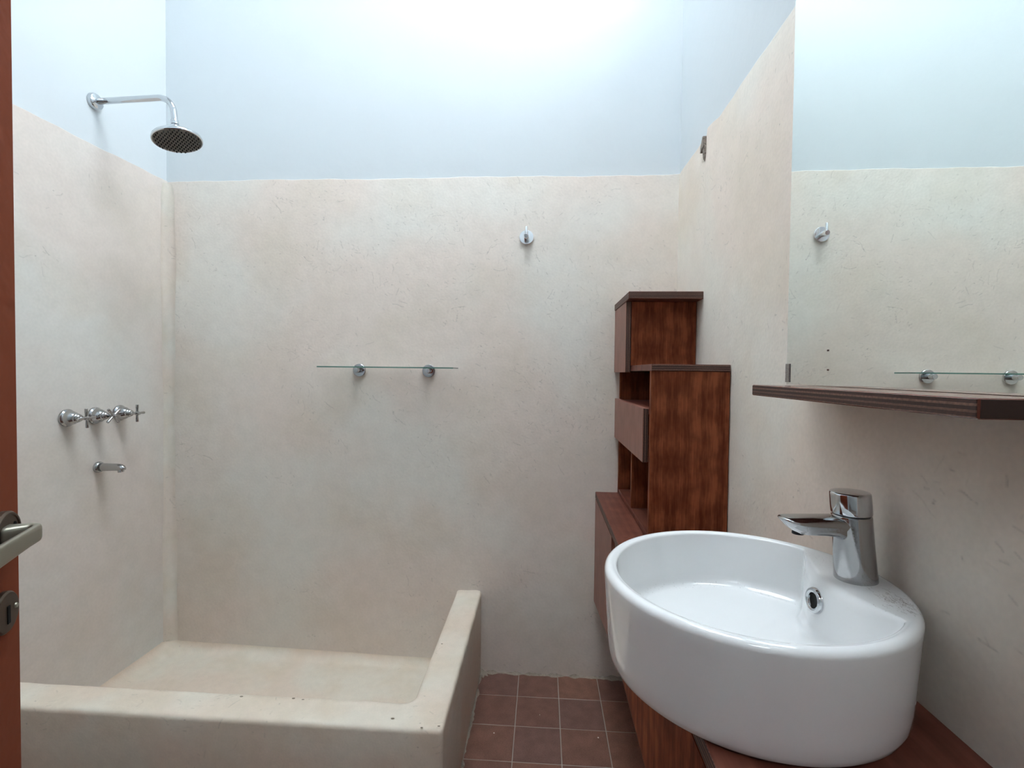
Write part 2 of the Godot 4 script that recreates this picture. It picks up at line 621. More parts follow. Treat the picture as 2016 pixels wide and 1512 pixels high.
func build_room() -> void:
	var T := 0.15
	var wb := structure("wall_back", "back wall, white above a trowelled beige plaster dado", "wall")
	part("upper_wall", cbox(Vector3(-W - T, -0.1, -T), Vector3(T, CEIL, 0.0), 0.0005), M.white_paint, wb)
	part("plaster_dado", dado(-W, 0.0, -0.005, func(u, y, d): return Vector3(u, y, d), 0.4, func(_u): return 0.0), M.plaster_back, wb)
	var wl := structure("wall_left", "left wall with shower fittings, white above beige plaster", "wall")
	part("upper_wall", cbox(Vector3(-W - T, -0.1, 0.0), Vector3(-W, CEIL, FRONT), 0.0005), M.white_paint, wl)
	part("plaster_dado", dado(0.0, FRONT, -0.005, func(u, y, d): return Vector3(-W + d, y, u), 1.7, func(_u): return 0.0), M.plaster_left, wl)
	# rounded inner corner of the shower
	var rows := []
	for i in 60:
		var y := lerpf(0.02, PAINT - 0.004 - 0.006 * (1.0 if i == 59 else 0.0), i / 59.0)
		var rad := 0.030 + 0.004 * sin(y * 5.0) + 0.002 * sin(y * 17.0)
		if y > PAINT - 0.05: rad *= clampf((PAINT - y) / 0.05 * 0.5 + 0.5, 0.3, 1.0)
		var row := PackedVector3Array()
		for k in 9:
			var a := k / 8.0 * PI * 0.5
			row.append(Vector3(-W + 0.0045 + rad * (1.0 - sin(a)), y, 0.0045 + rad * (1.0 - cos(a))))
		rows.append(row)
	part("corner_cove", grid(rows, false, false, true, false), M.plaster_cove, wl)
	var wr := structure("wall_right", "right wall behind basin and mirror, white above beige plaster", "wall")
	var wn := WIN
	part("upper_wall", cbox(Vector3(0.0, -0.1, 0.0), Vector3(T, wn[0], FRONT), 0.0005), M.white_paint, wr)
	part("upper_wall", cbox(Vector3(0.0, wn[1], 0.0), Vector3(T, CEIL, FRONT), 0.0005), M.white_paint, wr)
	part("upper_wall", cbox(Vector3(0.0, wn[0], 0.0), Vector3(T, wn[1], wn[2]), 0.0005), M.white_paint, wr)
	part("upper_wall", cbox(Vector3(0.0, wn[0], wn[3]), Vector3(T, wn[1], FRONT), 0.0005), M.white_paint, wr)
	var w2 := structure("window_2", "high window in the right wall near the back corner", "window")
	part("pane", cbox(Vector3(T * 0.5, wn[0], wn[2]), Vector3(T * 0.5 + 0.006, wn[1], wn[3]), 0.001), M.skylight_glass, w2)
	part("plaster_dado", dado(0.0, FRONT, -0.005, func(u, y, d): return Vector3(-d, y, u), 2.9,
		func(u): return 0.018 * clampf((u - 0.312) / 0.003, 0.0, 1.0) * clampf((0.42 - u) / 0.1, 0.0, 1.0)), M.plaster_right, wr)
	# wall with the doorway, behind the camera
	var wf := structure("wall_front", "white wall with the doorway, opposite the shower", "wall")
	part("pier", cbox(Vector3(-W - T, -0.1, FRONT), Vector3(-0.87, CEIL, FRONT + T), 0.001), M.white_paint, wf)
	part("pier", cbox(Vector3(-0.10, -0.1, FRONT), Vector3(T, CEIL, FRONT + T), 0.001), M.white_paint, wf)
	part("lintel", cbox(Vector3(-0.87, 2.10, FRONT), Vector3(-0.10, CEIL, FRONT + T), 0.001), M.white_paint, wf)
	# ceiling with an unseen rooflight, added for light from above
	var c := structure("ceiling", "white ceiling with an added rooflight opening", "ceiling")
	var x0: float = ADDED_ROOFLIGHT[0]
	var x1: float = ADDED_ROOFLIGHT[1]
	var z0: float = ADDED_ROOFLIGHT[2]
	var z1: float = ADDED_ROOFLIGHT[3]
	part("slab", cbox(Vector3(-W - T, CEIL, -T), Vector3(x0, CEIL + 0.2, FRONT + T), 0.001), M.ceiling_paint, c)
	part("slab", cbox(Vector3(x1, CEIL, -T), Vector3(T, CEIL + 0.2, FRONT + T), 0.001), M.ceiling_paint, c)
	part("slab", cbox(Vector3(x0, CEIL, -T), Vector3(x1, CEIL + 0.2, z0), 0.001), M.ceiling_paint, c)
	part("slab", cbox(Vector3(x0, CEIL, z1), Vector3(x1, CEIL + 0.2, FRONT + T), 0.001), M.ceiling_paint, c)
	var sk := structure("window_1", "clear pane over the rooflight opening added for light", "window")
	part("pane", cbox(Vector3(x0 - 0.03, CEIL + 0.201, z0 - 0.03), Vector3(x1 + 0.03, CEIL + 0.209, z1 + 0.03), 0.001), M.skylight_glass, sk)
	# passage beyond the doorway
	var hall := structure("wall_hall", "white passage walls beyond the doorway", "wall")
	var hz := FRONT + T
	part("side", cbox(Vector3(-W - T, -0.1, hz), Vector3(-W, 2.6, hz + 1.8), 0.001), M.ceiling_paint, hall)
	part("side", cbox(Vector3(0.6, -0.1, hz), Vector3(0.75, 2.6, hz + 1.8), 0.001), M.ceiling_paint, hall)
	part("far", cbox(Vector3(-W - T, -0.1, hz + 1.8), Vector3(0.75, 2.6, hz + 1.95), 0.001), M.ceiling_paint, hall)
	part("flank", cbox(Vector3(T, -0.1, hz - 0.02), Vector3(0.75, 2.6, hz), 0.001), M.ceiling_paint, hall)
	var hl := ADDED_HALL_LIGHT
	part("roof", cbox(Vector3(-W - T, 2.6, hz), Vector3(hl[0], 2.75, hz + 1.95), 0.001), M.ceiling_paint, hall)
	part("roof", cbox(Vector3(hl[1], 2.6, hz), Vector3(0.75, 2.75, hz + 1.95), 0.001), M.ceiling_paint, hall)
	part("roof", cbox(Vector3(hl[0], 2.6, hz), Vector3(hl[1], 2.75, hl[2]), 0.001), M.ceiling_paint, hall)
	part("roof", cbox(Vector3(hl[0], 2.6, hl[3]), Vector3(hl[1], 2.75, hz + 1.95), 0.001), M.ceiling_paint, hall)

func build_floor() -> void:
	var f := structure("floor", "floor of square dark red cement tiles with pale grout", "floor")
	part("grout_bed", cbox(Vector3(-W - 0.15, -0.1, -0.15), Vector3(0.75, -0.0016, FRONT + 2.1), 0.0005), M.grout, f)
	var tx := -0.5791
	var tz := 0.1337
	var T := 0.15
	var g := 0.0014
	var cache := {}
	for j in range(-1, 13):
		var z0 := maxf(tz + j * T, 0.0)
		var z1 := minf(tz + (j + 1) * T, FRONT + 0.15)
		if z1 - z0 < 0.02: continue
		for i in range(-10, 4):
			var x0 := maxf(tx + i * T, -W)
			var x1 := minf(tx + (i + 1) * T, 0.0)
			if x1 - x0 < 0.02: continue
			if x1 < -0.70 and z0 < 0.745:
				if z1 < 0.76: continue
				z0 = z0
			var a := Vector3(x0 + g, -0.008, z0 + g)
			var b := Vector3(x1 - g, 0.0, z1 - g)
			if x0 < -0.74 and z0 < 0.747: a.z = 0.749
			elif i == -1: a.x = maxf(a.x, -0.727)
			var size := (b - a).snapped(Vector3.ONE * 0.0005)
			if not cache.has(size): cache[size] = cbox(-size * 0.5, size * 0.5, 0.0012)
			var k := rng.randi_range(0, 3)
			var t := part("tile", cache[size], M["tile_%d" % k], f, (a + b) * 0.5 + Vector3(0, rng.randf_range(-0.0004, 0.0), 0))
			t.rotation = Vector3(rng.randfn() * 0.0008, 0, rng.randfn() * 0.0008)
	# three small spots of paint that dripped on the tiles
	for s in [[-0.645, 0.322, 0.0022], [-0.497, 0.226, 0.0013], [-0.308, 0.316, 0.0026]]:
		part("paint_spot", lathe([[0.0, 0.0], [s[2], 0.0], [s[2] * 0.8, 0.0008], [0.0, 0.0012]], Vector3.UP, 10), M.paint_drip, f, Vector3(s[0], 0.0001, s[1]))
	# rough mortar fillet where the floor meets plaster
	var mf := structure("trim_1", "rough mortar joint along the foot of the back wall and tub", "trim")
	part("wall_joint", fillet_strip(Vector3(-0.73, 0, 0.003), Vector3(0.0, 0, 0.003), Vector3(0, 0, 1), 0.008, 3), M.mortar, mf)
	part("tub_joint", fillet_strip(Vector3(-0.7285, 0, 0.0), Vector3(-0.7285, 0, 0.75), Vector3(1, 0, 0), 0.0065, 5), M.mortar, mf)
	# a blob of mortar in the corner
	var rows := []
	for i in 10:
		var a := i / 9.0 * PI * 0.5
		var row := PackedVector3Array()
		for k in 6:
			var q := k / 5.0
			var rr := 0.034 * q * (1.0 + 0.25 * sin(i * 2.1))
			row.append(Vector3(-0.729 + cos(a) * rr, 0.016 * pow(1.0 - q, 1.6) + 0.0004, 0.003 + sin(a) * rr))
		rows.append(row)
	part("corner_blob", grid(rows, false, false, true, false), M.mortar, mf)

func fillet_strip(a: Vector3, b: Vector3, out: Vector3, w: float, sd: int) -> ArrayMesh:
	var n := FastNoiseLite.new()
	n.seed = sd
	n.frequency = 18.0
	n.fractal_octaves = 3
	var rows := []
	var m := int(a.distance_to(b) / 0.006)
	for i in m + 1:
		var p := a.lerp(b, i / float(m))
		var s := maxf(0.25, 1.0 + n.get_noise_3d(p.x, 0.0, p.z) * 1.5)
		var row := PackedVector3Array()
		for k in 4:
			var q := k / 3.0
			row.append(p + out * (w * s * q) + Vector3.UP * (w * s * 0.9 * (1.0 - q) * (1.0 - q) + 0.0003))
		rows.append(row)
	return grid(rows, false, false, true, false)

# ------------------------------------------------------------------ plastered tub
func build_tub() -> void:
	var xo := -0.7289
	var zo := 0.7472
	var wid := 0.0977
	var top := 0.3174
	var t := thing("bathtub", "built-in beige plaster shower tub with a low wide kerb", "bathtub")
	# profile across the kerb: distance in from the outer face, height
	var prof := [[0.0, 0.0], [0.0, 0.10], [0.0, 0.20], [0.0, top - 0.012], [0.0012, top - 0.006], [0.004, top - 0.002], [0.009, top]]
	for k in 5: prof.append([lerpf(0.02, wid - 0.02, k / 4.0), top + 0.0008])
	prof.append_array([[wid - 0.011, top], [wid - 0.005, top - 0.0025], [wid - 0.0015, top - 0.007], [wid, top - 0.014]])
	for k in 5: prof.append([wid + 0.004 * k / 4.0, lerpf(top - 0.05, 0.09, k / 4.0)])
	for k in 6:
		var a := (k + 1) / 6.0 * PI * 0.5
		prof.append([wid + 0.004 + 0.05 * (1.0 - cos(a)), 0.085 - 0.05 * sin(a)])
	prof.append([wid + 0.075, 0.030])
	var nz := FastNoiseLite.new()
	nz.seed = 4
	nz.frequency = 9.0
	nz.fractal_octaves = 3
	var rows := []
	var steps := []
	for i in 90: steps.append([0, i / 89.0])
	for i in range(1, 8): steps.append([1, i / 8.0])
	for i in 60: steps.append([2, i / 59.0])
	for s in steps:
		var row := PackedVector3Array()
		for q in prof:
			var d: float = q[0]
			var rad := lerpf(0.010, 0.030, clampf(d / wid, 0.0, 1.0))
			var cx := xo - d - rad
			var cz := zo - d - rad
			var p := Vector3(0, q[1], 0)
			if s[0] == 0: p = Vector3(lerpf(-W, cx, s[1]), q[1], zo - d)
			elif s[0] == 1: p = Vector3(cx + rad * sin(s[1] * PI * 0.5), q[1], cz + rad * cos(s[1] * PI * 0.5))
			else: p = Vector3(xo - d, q[1], lerpf(cz, 0.0, s[1]))
			# hand-made: edges wander a little
			if q[1] > 0.05 and q[1] < top + 0.1:
				var e := nz.get_noise_3d(p.x * 1.2, p.y * 1.2, p.z * 1.2) * 0.0028
				p.y += e * (1.0 if q[1] > top - 0.02 else 0.0)
				p.x += e * 0.6 * (1.0 if s[0] > 0 else 0.0)
				p.z += e * 0.6 * (1.0 if s[0] < 2 else 0.0)
				# the kerb flares into the back wall
				var fl := clampf((0.02 - p.z) / 0.02, 0.0, 1.0)
				p.y += 0.006 * fl * fl
			row.append(p)
		rows.append(row)
	part("kerb", grid(rows, false, false, true, false), M.plaster_tub, t)
	# small chips knocked out of the kerb's top skin
	for c in [[-1.1385, 0.6640, 0.0034], [-1.1116, 0.6670, 0.0030], [-1.2770, 0.6683, 0.0040], [-0.8594, 0.7164, 0.0036], [-0.7809, 0.7413, 0.0026], [-0.7407, 0.7331, 0.0028], [-0.8067, 0.3797, 0.0026]]:
		part("chip", lathe([[0.0, 0.0], [c[2], 0.0], [c[2] * 0.7, 0.0005], [0.0, 0.0002]], Vector3.UP, 9), M.chip, t, Vector3(c[0], top + 0.0016, c[1])).scale = Vector3(1.3, 1.0, 0.8)
	# floor of the tub, falling to the right, coved into the walls
	rows = []
	for i in 70:
		var u := i / 69.0
		var x := lerpf(-W + 0.003, xo - wid - 0.05, pow(u, 1.6) if u < 0.5 else pow(u, 1.6))
		var row := PackedVector3Array()
		for j in 50:
			var z := lerpf(0.003, zo - wid - 0.05, pow(j / 49.0, 1.7))
			var y := lerpf(0.040, 0.014, (x + W) / 1.2) + 0.0018 * nz.get_noise_2d(x * 0.5, z * 0.5)
			for dr in [[x + W - 0.003, 0.05], [z - 0.003, 0.038]]:
				if dr[0] < dr[1]: y += dr[1] - sqrt(maxf(0.0, dr[1] * dr[1] - (dr[1] - dr[0]) * (dr[1] - dr[0])))
			row.append(Vector3(x, y, z))
		rows.append(row)
	part("tub_floor", grid(rows, false, false, true, false), M.plaster_tub, t)

# ------------------------------------------------------------------ door
func build_door() -> void:
	var d := structure("door_1", "dark red painted door standing open at the left, lever handle", "door", Vector3(-1.19, 0.0, 1.279))
	# local +x runs from the free edge to the hinge, local +z is the face turned to the room
	var ang := deg_to_rad(64.0)
	d.basis = Basis(Vector3(cos(ang), 0, sin(ang)), Vector3.UP, Vector3(sin(ang), 0, -cos(ang)) * -1.0)
	# right-handed basis: x cross y = z points away from the room, so the room face is at -z
	part("leaf", cbox(Vector3(0.003, 0.012, 0.0), Vector3(0.745, 2.07, 0.040), 0.003), M.door_paint, d)
	part("leading_edge", cbox(Vector3(0.0, 0.012, 0.0035), Vector3(0.0032, 2.07, 0.0365), 0.001), M.door_edge, d)
	var hy := 0.966
	var hx := 0.047
	part("handle_rose", lathe([[0.0, -0.002], [0.029, -0.002], [0.029, 0.007], [0.027, 0.0095], [0.0245, 0.0095], [0.0235, 0.0082], [0.0, 0.0082]], Vector3(0, 0, -1), 40), M.tarnished, d, Vector3(hx, hy, 0))
	for s in [Vector3(-0.014, 0.010, 0), Vector3(0.014, -0.010, 0)]:
		part("screw", lathe([[0.0, 0.0], [0.0032, 0.0], [0.0026, 0.0012], [0.0, 0.0014]], Vector3(0, 0, -1), 10), M.black_hole, d, Vector3(hx, hy, -0.008) + s)
	# cast lever: a neck out of the rose, then a flat bar back towards the hinge
	var rows := []
	var path := [[0.004, 0.004, 0.0135, 0.0128], [0.003, 0.012, 0.0125, 0.0120], [0.000, 0.020, 0.0105, 0.0112], [-0.003, 0.028, 0.0080, 0.0108]]
	for q in path:
		rows.append(lever_section(Vector3(hx + q[0], hy, -q[1]), Vector3(0, 0, -1), q[2], q[3]))
	for k in 6:
		var a := (k + 1) / 6.0 * PI * 0.5
		rows.append(lever_section(Vector3(hx - 0.003 + 0.012 * (1.0 - cos(a)), hy, -0.028 - 0.0095 * sin(a)), Vector3(sin(a), 0, -cos(a)), lerpf(0.0075, 0.0042, k / 5.0), 0.0108))
	for k in 6:
		rows.append(lever_section(Vector3(hx + 0.010 + 0.1 * (k + 1) / 6.0, hy - 0.001 * k, -0.0375 + 0.0008 * k), Vector3(1, 0, 0), 0.0042, 0.0108 + 0.0004 * k))
	part("handle_lever", grid(rows, false, true, true, true, PackedVector2Array(), true), M.aluminium, d)
	var es := part("keyhole_plate", lathe([[0.0, -0.002], [0.026, -0.002], [0.026, 0.005], [0.024, 0.0072], [0.0, 0.0072]], Vector3(0, 0, -1), 36), M.tarnished, d, Vector3(hx, hy - 0.098, 0))
	part("keyhole", cbox(Vector3(-0.003, -0.014, -0.0082), Vector3(0.003, 0.008, -0.0070), 0.001), M.black_hole, es)
	part("screw", lathe([[0.0, 0.0], [0.0036, 0.0], [0.0028, 0.0018], [0.0, 0.002]], Vector3(0, 0, -1), 12), M.aluminium, es, Vector3(-0.016, 0.002, -0.0072))
	for y in [0.25, 1.8]:
		part("hinge", lathe([[0.0, 0.0], [0.007, 0.0], [0.007, 0.09], [0.0, 0.09]], Vector3.UP, 16), M.tarnished, d, Vector3(0.7465, y, -0.004))

func lever_section(c: Vector3, t: Vector3, hw: float, hh: float) -> PackedVector3Array:
	var side := t.cross(Vector3.UP).normalized()
	var row := PackedVector3Array()
	for k in 20:
		var a := TAU * k / 20.0
		var cx := signf(cos(a)) * pow(absf(cos(a)), 0.55)
		var cy := signf(sin(a)) * pow(absf(sin(a)), 0.55)
		row.append(c + side * (cx * hw) + Vector3.UP * (cy * hh))
	return row

# ------------------------------------------------------------------ cabinets
func panel(called: String, a: Vector3, b: Vector3, m: Material, parent: Node) -> MeshInstance3D:
	return part(called, cbox(a, b, 0.0012), m, parent)

func edge(a: Vector3, b: Vector3, m: Material, parent: Node) -> void:
	part("ply_edge", cbox(a, b, 0.0002), m, parent)

func build_vanity() -> void:
	var t := thing("vanity_cabinet", "low red-brown plywood cabinet running under the basin to the corner", "cabinet")
	var X := -0.295
	# top board (a little proud of the doors)
	var tb := panel("top_board", Vector3(X, 0.699, 0.006), Vector3(-0.006, 0.722, 1.50), M.wood_top, t)
	edge(Vector3(X - 0.0006, 0.7005, 0.008), Vector3(X + 0.001, 0.7205, 1.498), M.ply_edge_h, tb)
	# rear door with a slanting lower edge
	part("door", prism(PackedVector2Array([Vector2(0.301, 0.008), Vector2(0.386, 0.446), Vector2(0.696, 0.446), Vector2(0.696, 0.008)]), X, X + 0.018, 0), M.wood_front, t)
	# open bay, then the front door below the basin
	part("door", prism(PackedVector2Array([Vector2(0.418, 0.62), Vector2(0.418, 1.50), Vector2(0.690, 1.50), Vector2(0.690, 0.62)]), X, X + 0.018, 0), M.wood, t)
	edge(Vector3(X - 0.0004, 0.4150, 0.62), Vector3(X + 0.018, 0.4182, 1.50), M.ply_edge_h, t)
	panel("side_panel", Vector3(X + 0.019, 0.30, 0.006), Vector3(-0.006, 0.698, 0.024), M.wood, t)
	panel("divider", Vector3(X + 0.019, 0.40, 0.446), Vector3(-0.006, 0.698, 0.464), M.wood, t)
	panel("divider", Vector3(X + 0.019, 0.42, 0.61), Vector3(-0.006, 0.698, 0.628), M.wood, t)
	panel("side_panel", Vector3(X + 0.019, 0.42, 1.482), Vector3(-0.006, 0.698, 1.50), M.wood, t)
	panel("back_panel", Vector3(-0.014, 0.42, 0.025), Vector3(-0.006, 0.698, 1.481), M.wood, t)
	part("bottom_board", prism(PackedVector2Array([Vector2(0.312, 0.025), Vector2(0.400, 0.44), Vector2(0.420, 0.64), Vector2(0.420, 1.481), Vector2(0.436, 1.481), Vector2(0.436, 0.64), Vector2(0.416, 0.44), Vector2(0.328, 0.025)]), X + 0.019, -0.015, 0), M.wood, t)
	var c := thing("countertop", "red-brown plywood countertop slab carrying the round basin", "countertop")
	panel("slab", Vector3(-0.308, 0.7235, 0.60), Vector3(-0.005, 0.750, 1.56), M.wood_top, c)
	edge(Vector3(-0.3086, 0.725, 0.602), Vector3(-0.307, 0.7485, 1.558), M.ply_edge_h, c)

func build_mid_cabinet() -> void:
	var t := thing("corner_cabinet", "tall red-brown plywood cabinet with niches and a jutting drawer", "cabinet")
	var X := -0.212
	var y0 := 0.7225
	var R := -0.006
	panel("side_panel", Vector3(X, y0, 0.535), Vector3(R, 1.182, 0.553), M.wood, t)
	panel("side_panel", Vector3(X, y0, 0.006), Vector3(R, 1.182, 0.024), M.wood, t)
	var tp := panel("top_board", Vector3(X, 1.1825, 0.006), Vector3(R, 1.2005, 0.554), M.wood_top, t)
	edge(Vector3(X + 0.001, 1.1835, 0.5535), Vector3(R - 0.001, 1.1995, 0.5552), M.ply_edge_h, tp)
	panel("back_panel", Vector3(-0.018, y0, 0.025), Vector3(-0.0065, 1.182, 0.534), M.wood, t)
	panel("bottom_board", Vector3(X, y0, 0.025), Vector3(-0.019, y0 + 0.016, 0.534), M.wood_top, t)
	panel("shelf", Vector3(X + 0.004, 1.062, 0.025), Vector3(-0.019, 1.077, 0.534), M.wood_top, t)
	panel("shelf", Vector3(X + 0.004, 0.930, 0.025), Vector3(-0.019, 0.945, 0.534), M.wood, t)
	panel("divider", Vector3(X + 0.001, y0 + 0.0165, 0.268), Vector3(-0.019, 0.929, 0.284), M.wood, t)
	# drawer
	var dr := panel("drawer", Vector3(-0.2275, 0.932, 0.006), Vector3(-0.2125, 1.080, 0.530), M.wood_front, t)
	edge(Vector3(-0.2265, 0.933, 0.5298), Vector3(-0.2135, 1.079, 0.5306), M.ply_edge_v, dr)

func build_top_cabinet() -> void:
	var t := thing("wall_box", "small red-brown plywood box with an overhanging lid in the corner", "cabinet")
	var R := -0.006
	panel("side_panel", Vector3(-0.2135, 1.201, 0.237), Vector3(R, 1.4095, 0.253), M.wood, t)
	panel("side_panel", Vector3(-0.2135, 1.201, 0.006), Vector3(R, 1.4095, 0.022), M.wood, t)
	panel("back_panel", Vector3(-0.016, 1.201, 0.023), Vector3(R, 1.4095, 0.236), M.wood, t)
	var dr := panel("door", Vector3(-0.232, 1.178, 0.006), Vector3(-0.2145, 1.4095, 0.253), M.wood_front, t)
	edge(Vector3(-0.231, 1.179, 0.2528), Vector3(-0.2155, 1.4085, 0.2536), M.ply_edge_v, dr)
	var lid := panel("lid", Vector3(-0.2335, 1.410, 0.006), Vector3(-0.003, 1.4335, 0.312), M.wood_top, t)
	edge(Vector3(-0.232, 1.4115, 0.3116), Vector3(-0.004, 1.432, 0.3128), M.ply_edge_h, lid)
	edge(Vector3(-0.2341, 1.4115, 0.008), Vector3(-0.232, 1.432, 0.3105), M.ply_edge_h, lid)

# ------------------------------------------------------------------ basin
func ledge_radius(a: float) -> float:
	var c := cos(a)
	var s := sin(a)
	var full := 0.186
	var k := 2.6
	var A := k * s * s
	var B := -(c + 2.0 * k * 0.007 * s)
	var C := 0.117 + k * 0.007 * 0.007
	var r := 1.0
	if c > 0.0:
		if A < 1e-6: r = -C / B
		else:
			var D := B * B - 4.0 * A * C
			if D > 0.0: r = (-B - sqrt(D)) / (2.0 * A)
	if r <= 0.0: r = 1.0
	# smooth minimum
	var w := 0.055
	var h := clampf(0.5 + 0.5 * (r - full) / w, 0.0, 1.0)
	return lerpf(r, full, h) - w * h * (1.0 - h)

func build_basin() -> void:
	var t := thing("basin", "round white ceramic vessel basin standing on the countertop", "basin", Vector3(BX, 0.75, BZ))
	var rows := []
	var uvs := PackedVector2Array()
	for i in 260:
		var a := TAU * i / 260.0
		var ri := ledge_radius(a)
		var wide := clampf((0.186 - ri) / 0.03, 0.0, 1.0)
		var pr := [[0.0, 0.0], [0.10, 0.0], [0.178, 0.0], [0.1855, 0.0015], [0.190, 0.006], [0.1925, 0.013], [0.194, 0.03], [0.197, 0.075], [0.1997, 0.118]]
		for k in 7:
			var b := k / 6.0 * PI * 0.5
			pr.append([0.1905 + 0.0097 * cos(b), 0.1272 + 0.0098 * sin(b)])
		# across the ledge (collapses to the rim's inner slope elsewhere)
		for k in 5:
			var q := (k + 1) / 5.0
			pr.append([lerpf(0.1895, ri, q), 0.1369 - 0.0012 * q - 0.0022 * wide * q])
		var ytop := 0.1357 - 0.0022 * wide
		var fr := lerpf(0.004, 0.016, wide)
		for k in 6:
			var b := (k + 1) / 6.0 * PI * 0.5
			pr.append([ri - fr * sin(b), ytop - fr * (1.0 - cos(b))])
		var r2 := ri - fr
		for k in 4:
			var q := (k + 1) / 4.0
			pr.append([r2 - 0.004 * q, lerpf(ytop - fr, 0.062, q)])
		var r3 := r2 - 0.004
		for k in 7:
			var b := (k + 1) / 7.0 * PI * 0.5
			pr.append([r3 - 0.018 * (1.0 - cos(b)), 0.062 - 0.017 * sin(b)])
		for k in 6:
			var q := (k + 1) / 6.0
			pr.append([(r3 - 0.018) * (1.0 - q), 0.045 - 0.004 * q])
		var row := PackedVector3Array()
		for p in pr:
			var v := Vector3(cos(a) * p[0], p[1], sin(a) * p[0])
			row.append(v)
			uvs.append(Vector2((v.x + 0.22) / 0.44, (v.z + 0.22) / 0.44))
		rows.append(row)
	part("bowl", grid(rows, true, false, true, true, uvs), M.ceramic, t)
	# overflow ring set in the wall below the ledge
	var o := Vector3(-0.1068 - BX, 0.851 - 0.75, 1.158 - BZ)
	var ax := Vector3(-1.0, 0.10, 0.05).normalized()
	part("overflow_ring", lathe([[0.0098, -0.004], [0.0178, -0.004], [0.0183, 0.0005], [0.0168, 0.0034], [0.0138, 0.0042], [0.0110, 0.0028], [0.0098, -0.001]], ax, 36), M.chrome, t, o)
	part("overflow_hole", lathe([[0.0, 0.0004], [0.0108, 0.0004], [0.0108, -0.003], [0.0, -0.003]], ax, 24), M.black_hole, t, o)

func build_faucet() -> void:
	var base := Vector3(-0.0495, 0.8823, 1.157)
	var t := thing("faucet", "chrome single-lever faucet on the basin ledge with flat spout", "faucet", base)
	var lean := func(y: float) -> float: return -0.092 * y
	# body: slightly tapering, leaning to the bowl, flared foot on the spout side
	var rows := []
	for q in [[-0.001, 0.0262], [0.0, 0.0268], [0.002, 0.0272], [0.006, 0.0270], [0.02, 0.0264], [0.04, 0.0258], [0.06, 0.0254], [0.08, 0.0252], [0.0915, 0.0252], [0.0935, 0.0250], [0.0945, 0.0243]]:
		var row := PackedVector3Array()
		for k in 40:
			var a := TAU * k / 40.0
			row.append(Vector3(lean.call(q[0]) + cos(a) * q[1], q[0], sin(a) * q[1]))
		rows.append(row)
	part("body", grid(rows, false, true, true, true, PackedVector2Array(), true), M.chrome_worn, t)
	part("joint", lathe([[0.0, 0.0], [0.0232, 0.0], [0.0232, 0.004], [0.0, 0.004]], Vector3(-0.092, 1, 0), 36), M.chrome_dark, t, Vector3(lean.call(0.0935), 0.0935, 0))
	# lever cap
	rows = []
	for q in [[0.0965, 0.0243], [0.0972, 0.0252], [0.0985, 0.0256], [0.108, 0.0257], [0.118, 0.0256], [0.1245, 0.0255], [0.1262, 0.0251], [0.1270, 0.0243], [0.1276, 0.020], [0.1282, 0.012], [0.1284, 0.004]]:
		var row := PackedVector3Array()
		for k in 40:
			var a := TAU * k / 40.0
			row.append(Vector3(lean.call(q[0]) + cos(a) * q[1], q[0] + cos(a) * q[1] * 0.03, sin(a) * q[1]))
		rows.append(row)
	part("lever_cap", grid(rows, false, true, true, true, PackedVector2Array(), true), M.chrome, t)
	# spout: flat leaf running out over the bowl
	rows = []
	for q in [[-0.004, 0.092, 0.052, 0.0205], [-0.020, 0.0925, 0.056, 0.0212], [-0.034, 0.0928, 0.0635, 0.0205], [-0.046, 0.0925, 0.0645, 0.0198], [-0.060, 0.092, 0.0645, 0.0198], [-0.074, 0.0915, 0.0650, 0.0202], [-0.084, 0.0912, 0.0665, 0.0202], [-0.092, 0.0908, 0.0705, 0.0192], [-0.099, 0.0903, 0.0760, 0.0168], [-0.104, 0.0897, 0.0815, 0.0130], [-0.107, 0.0885, 0.0850, 0.0085], [-0.1082, 0.0874, 0.0862, 0.0040]]:
		var row := PackedVector3Array()
		var mid: float = (q[1] + q[2]) * 0.5
		var hy: float = (q[1] - q[2]) * 0.5
		for k in 28:
			var a := TAU * k / 28.0
			var cz := signf(cos(a)) * pow(absf(cos(a)), 0.7)
			var cy := signf(sin(a)) * pow(absf(sin(a)), 0.62)
			row.append(Vector3(q[0], mid + cy * hy, cz * q[3] * (1.0 if sin(a) > 0.0 else 0.86)))
		rows.append(row)
	part("spout", grid(rows, false, true, true, true, PackedVector2Array(), true), M.chrome_worn, t)
	part("aerator", lathe([[0.0, 0.0], [0.008, 0.0], [0.008, -0.003], [0.0, -0.003]], Vector3.UP, 20), M.chrome_dark, t, Vector3(-0.082, 0.0678, 0))

# ------------------------------------------------------------------ mirror and its shelf
func build_mirror() -> void:
	var t := thing("mirror", "tall frameless mirror standing on the narrow wooden shelf", "mirror", Vector3(-0.0482, 1.1580, 1.0))
	t.rotation.y = -0.0147
	part("glass", cbox(Vector3(0.0, 0.0, -0.063), Vector3(0.0012, 0.99, 0.52), 0.0002), M.mirror_silver, t)
	part("glass_edge", cbox(Vector3(0.0012, 0.0, -0.063), Vector3(0.005, 0.99, 0.52), 0.0005), M.mirror_edge, t)
	part("backing", cbox(Vector3(0.0052, 0.03, -0.02), Vector3(0.0385, 0.95, 0.48), 0.001), M.backing, t)
	part("clip", cbox(Vector3(-0.0018, 0.004, -0.064), Vector3(-0.0002, 0.038, -0.050), 0.0004), M.chrome_worn, t)
	for s in [[0.071, 0.057], [0.072, 0.026]]:
		for k in 2:
			part("blemish", lathe([[0.0, 0.0], [0.0016, 0.0], [0.0012, 0.0003], [0.0, 0.0003]], Vector3(-1, 0, 0), 8), M.backing, t, Vector3(-0.0001, s[1], s[0] + k * 0.003))

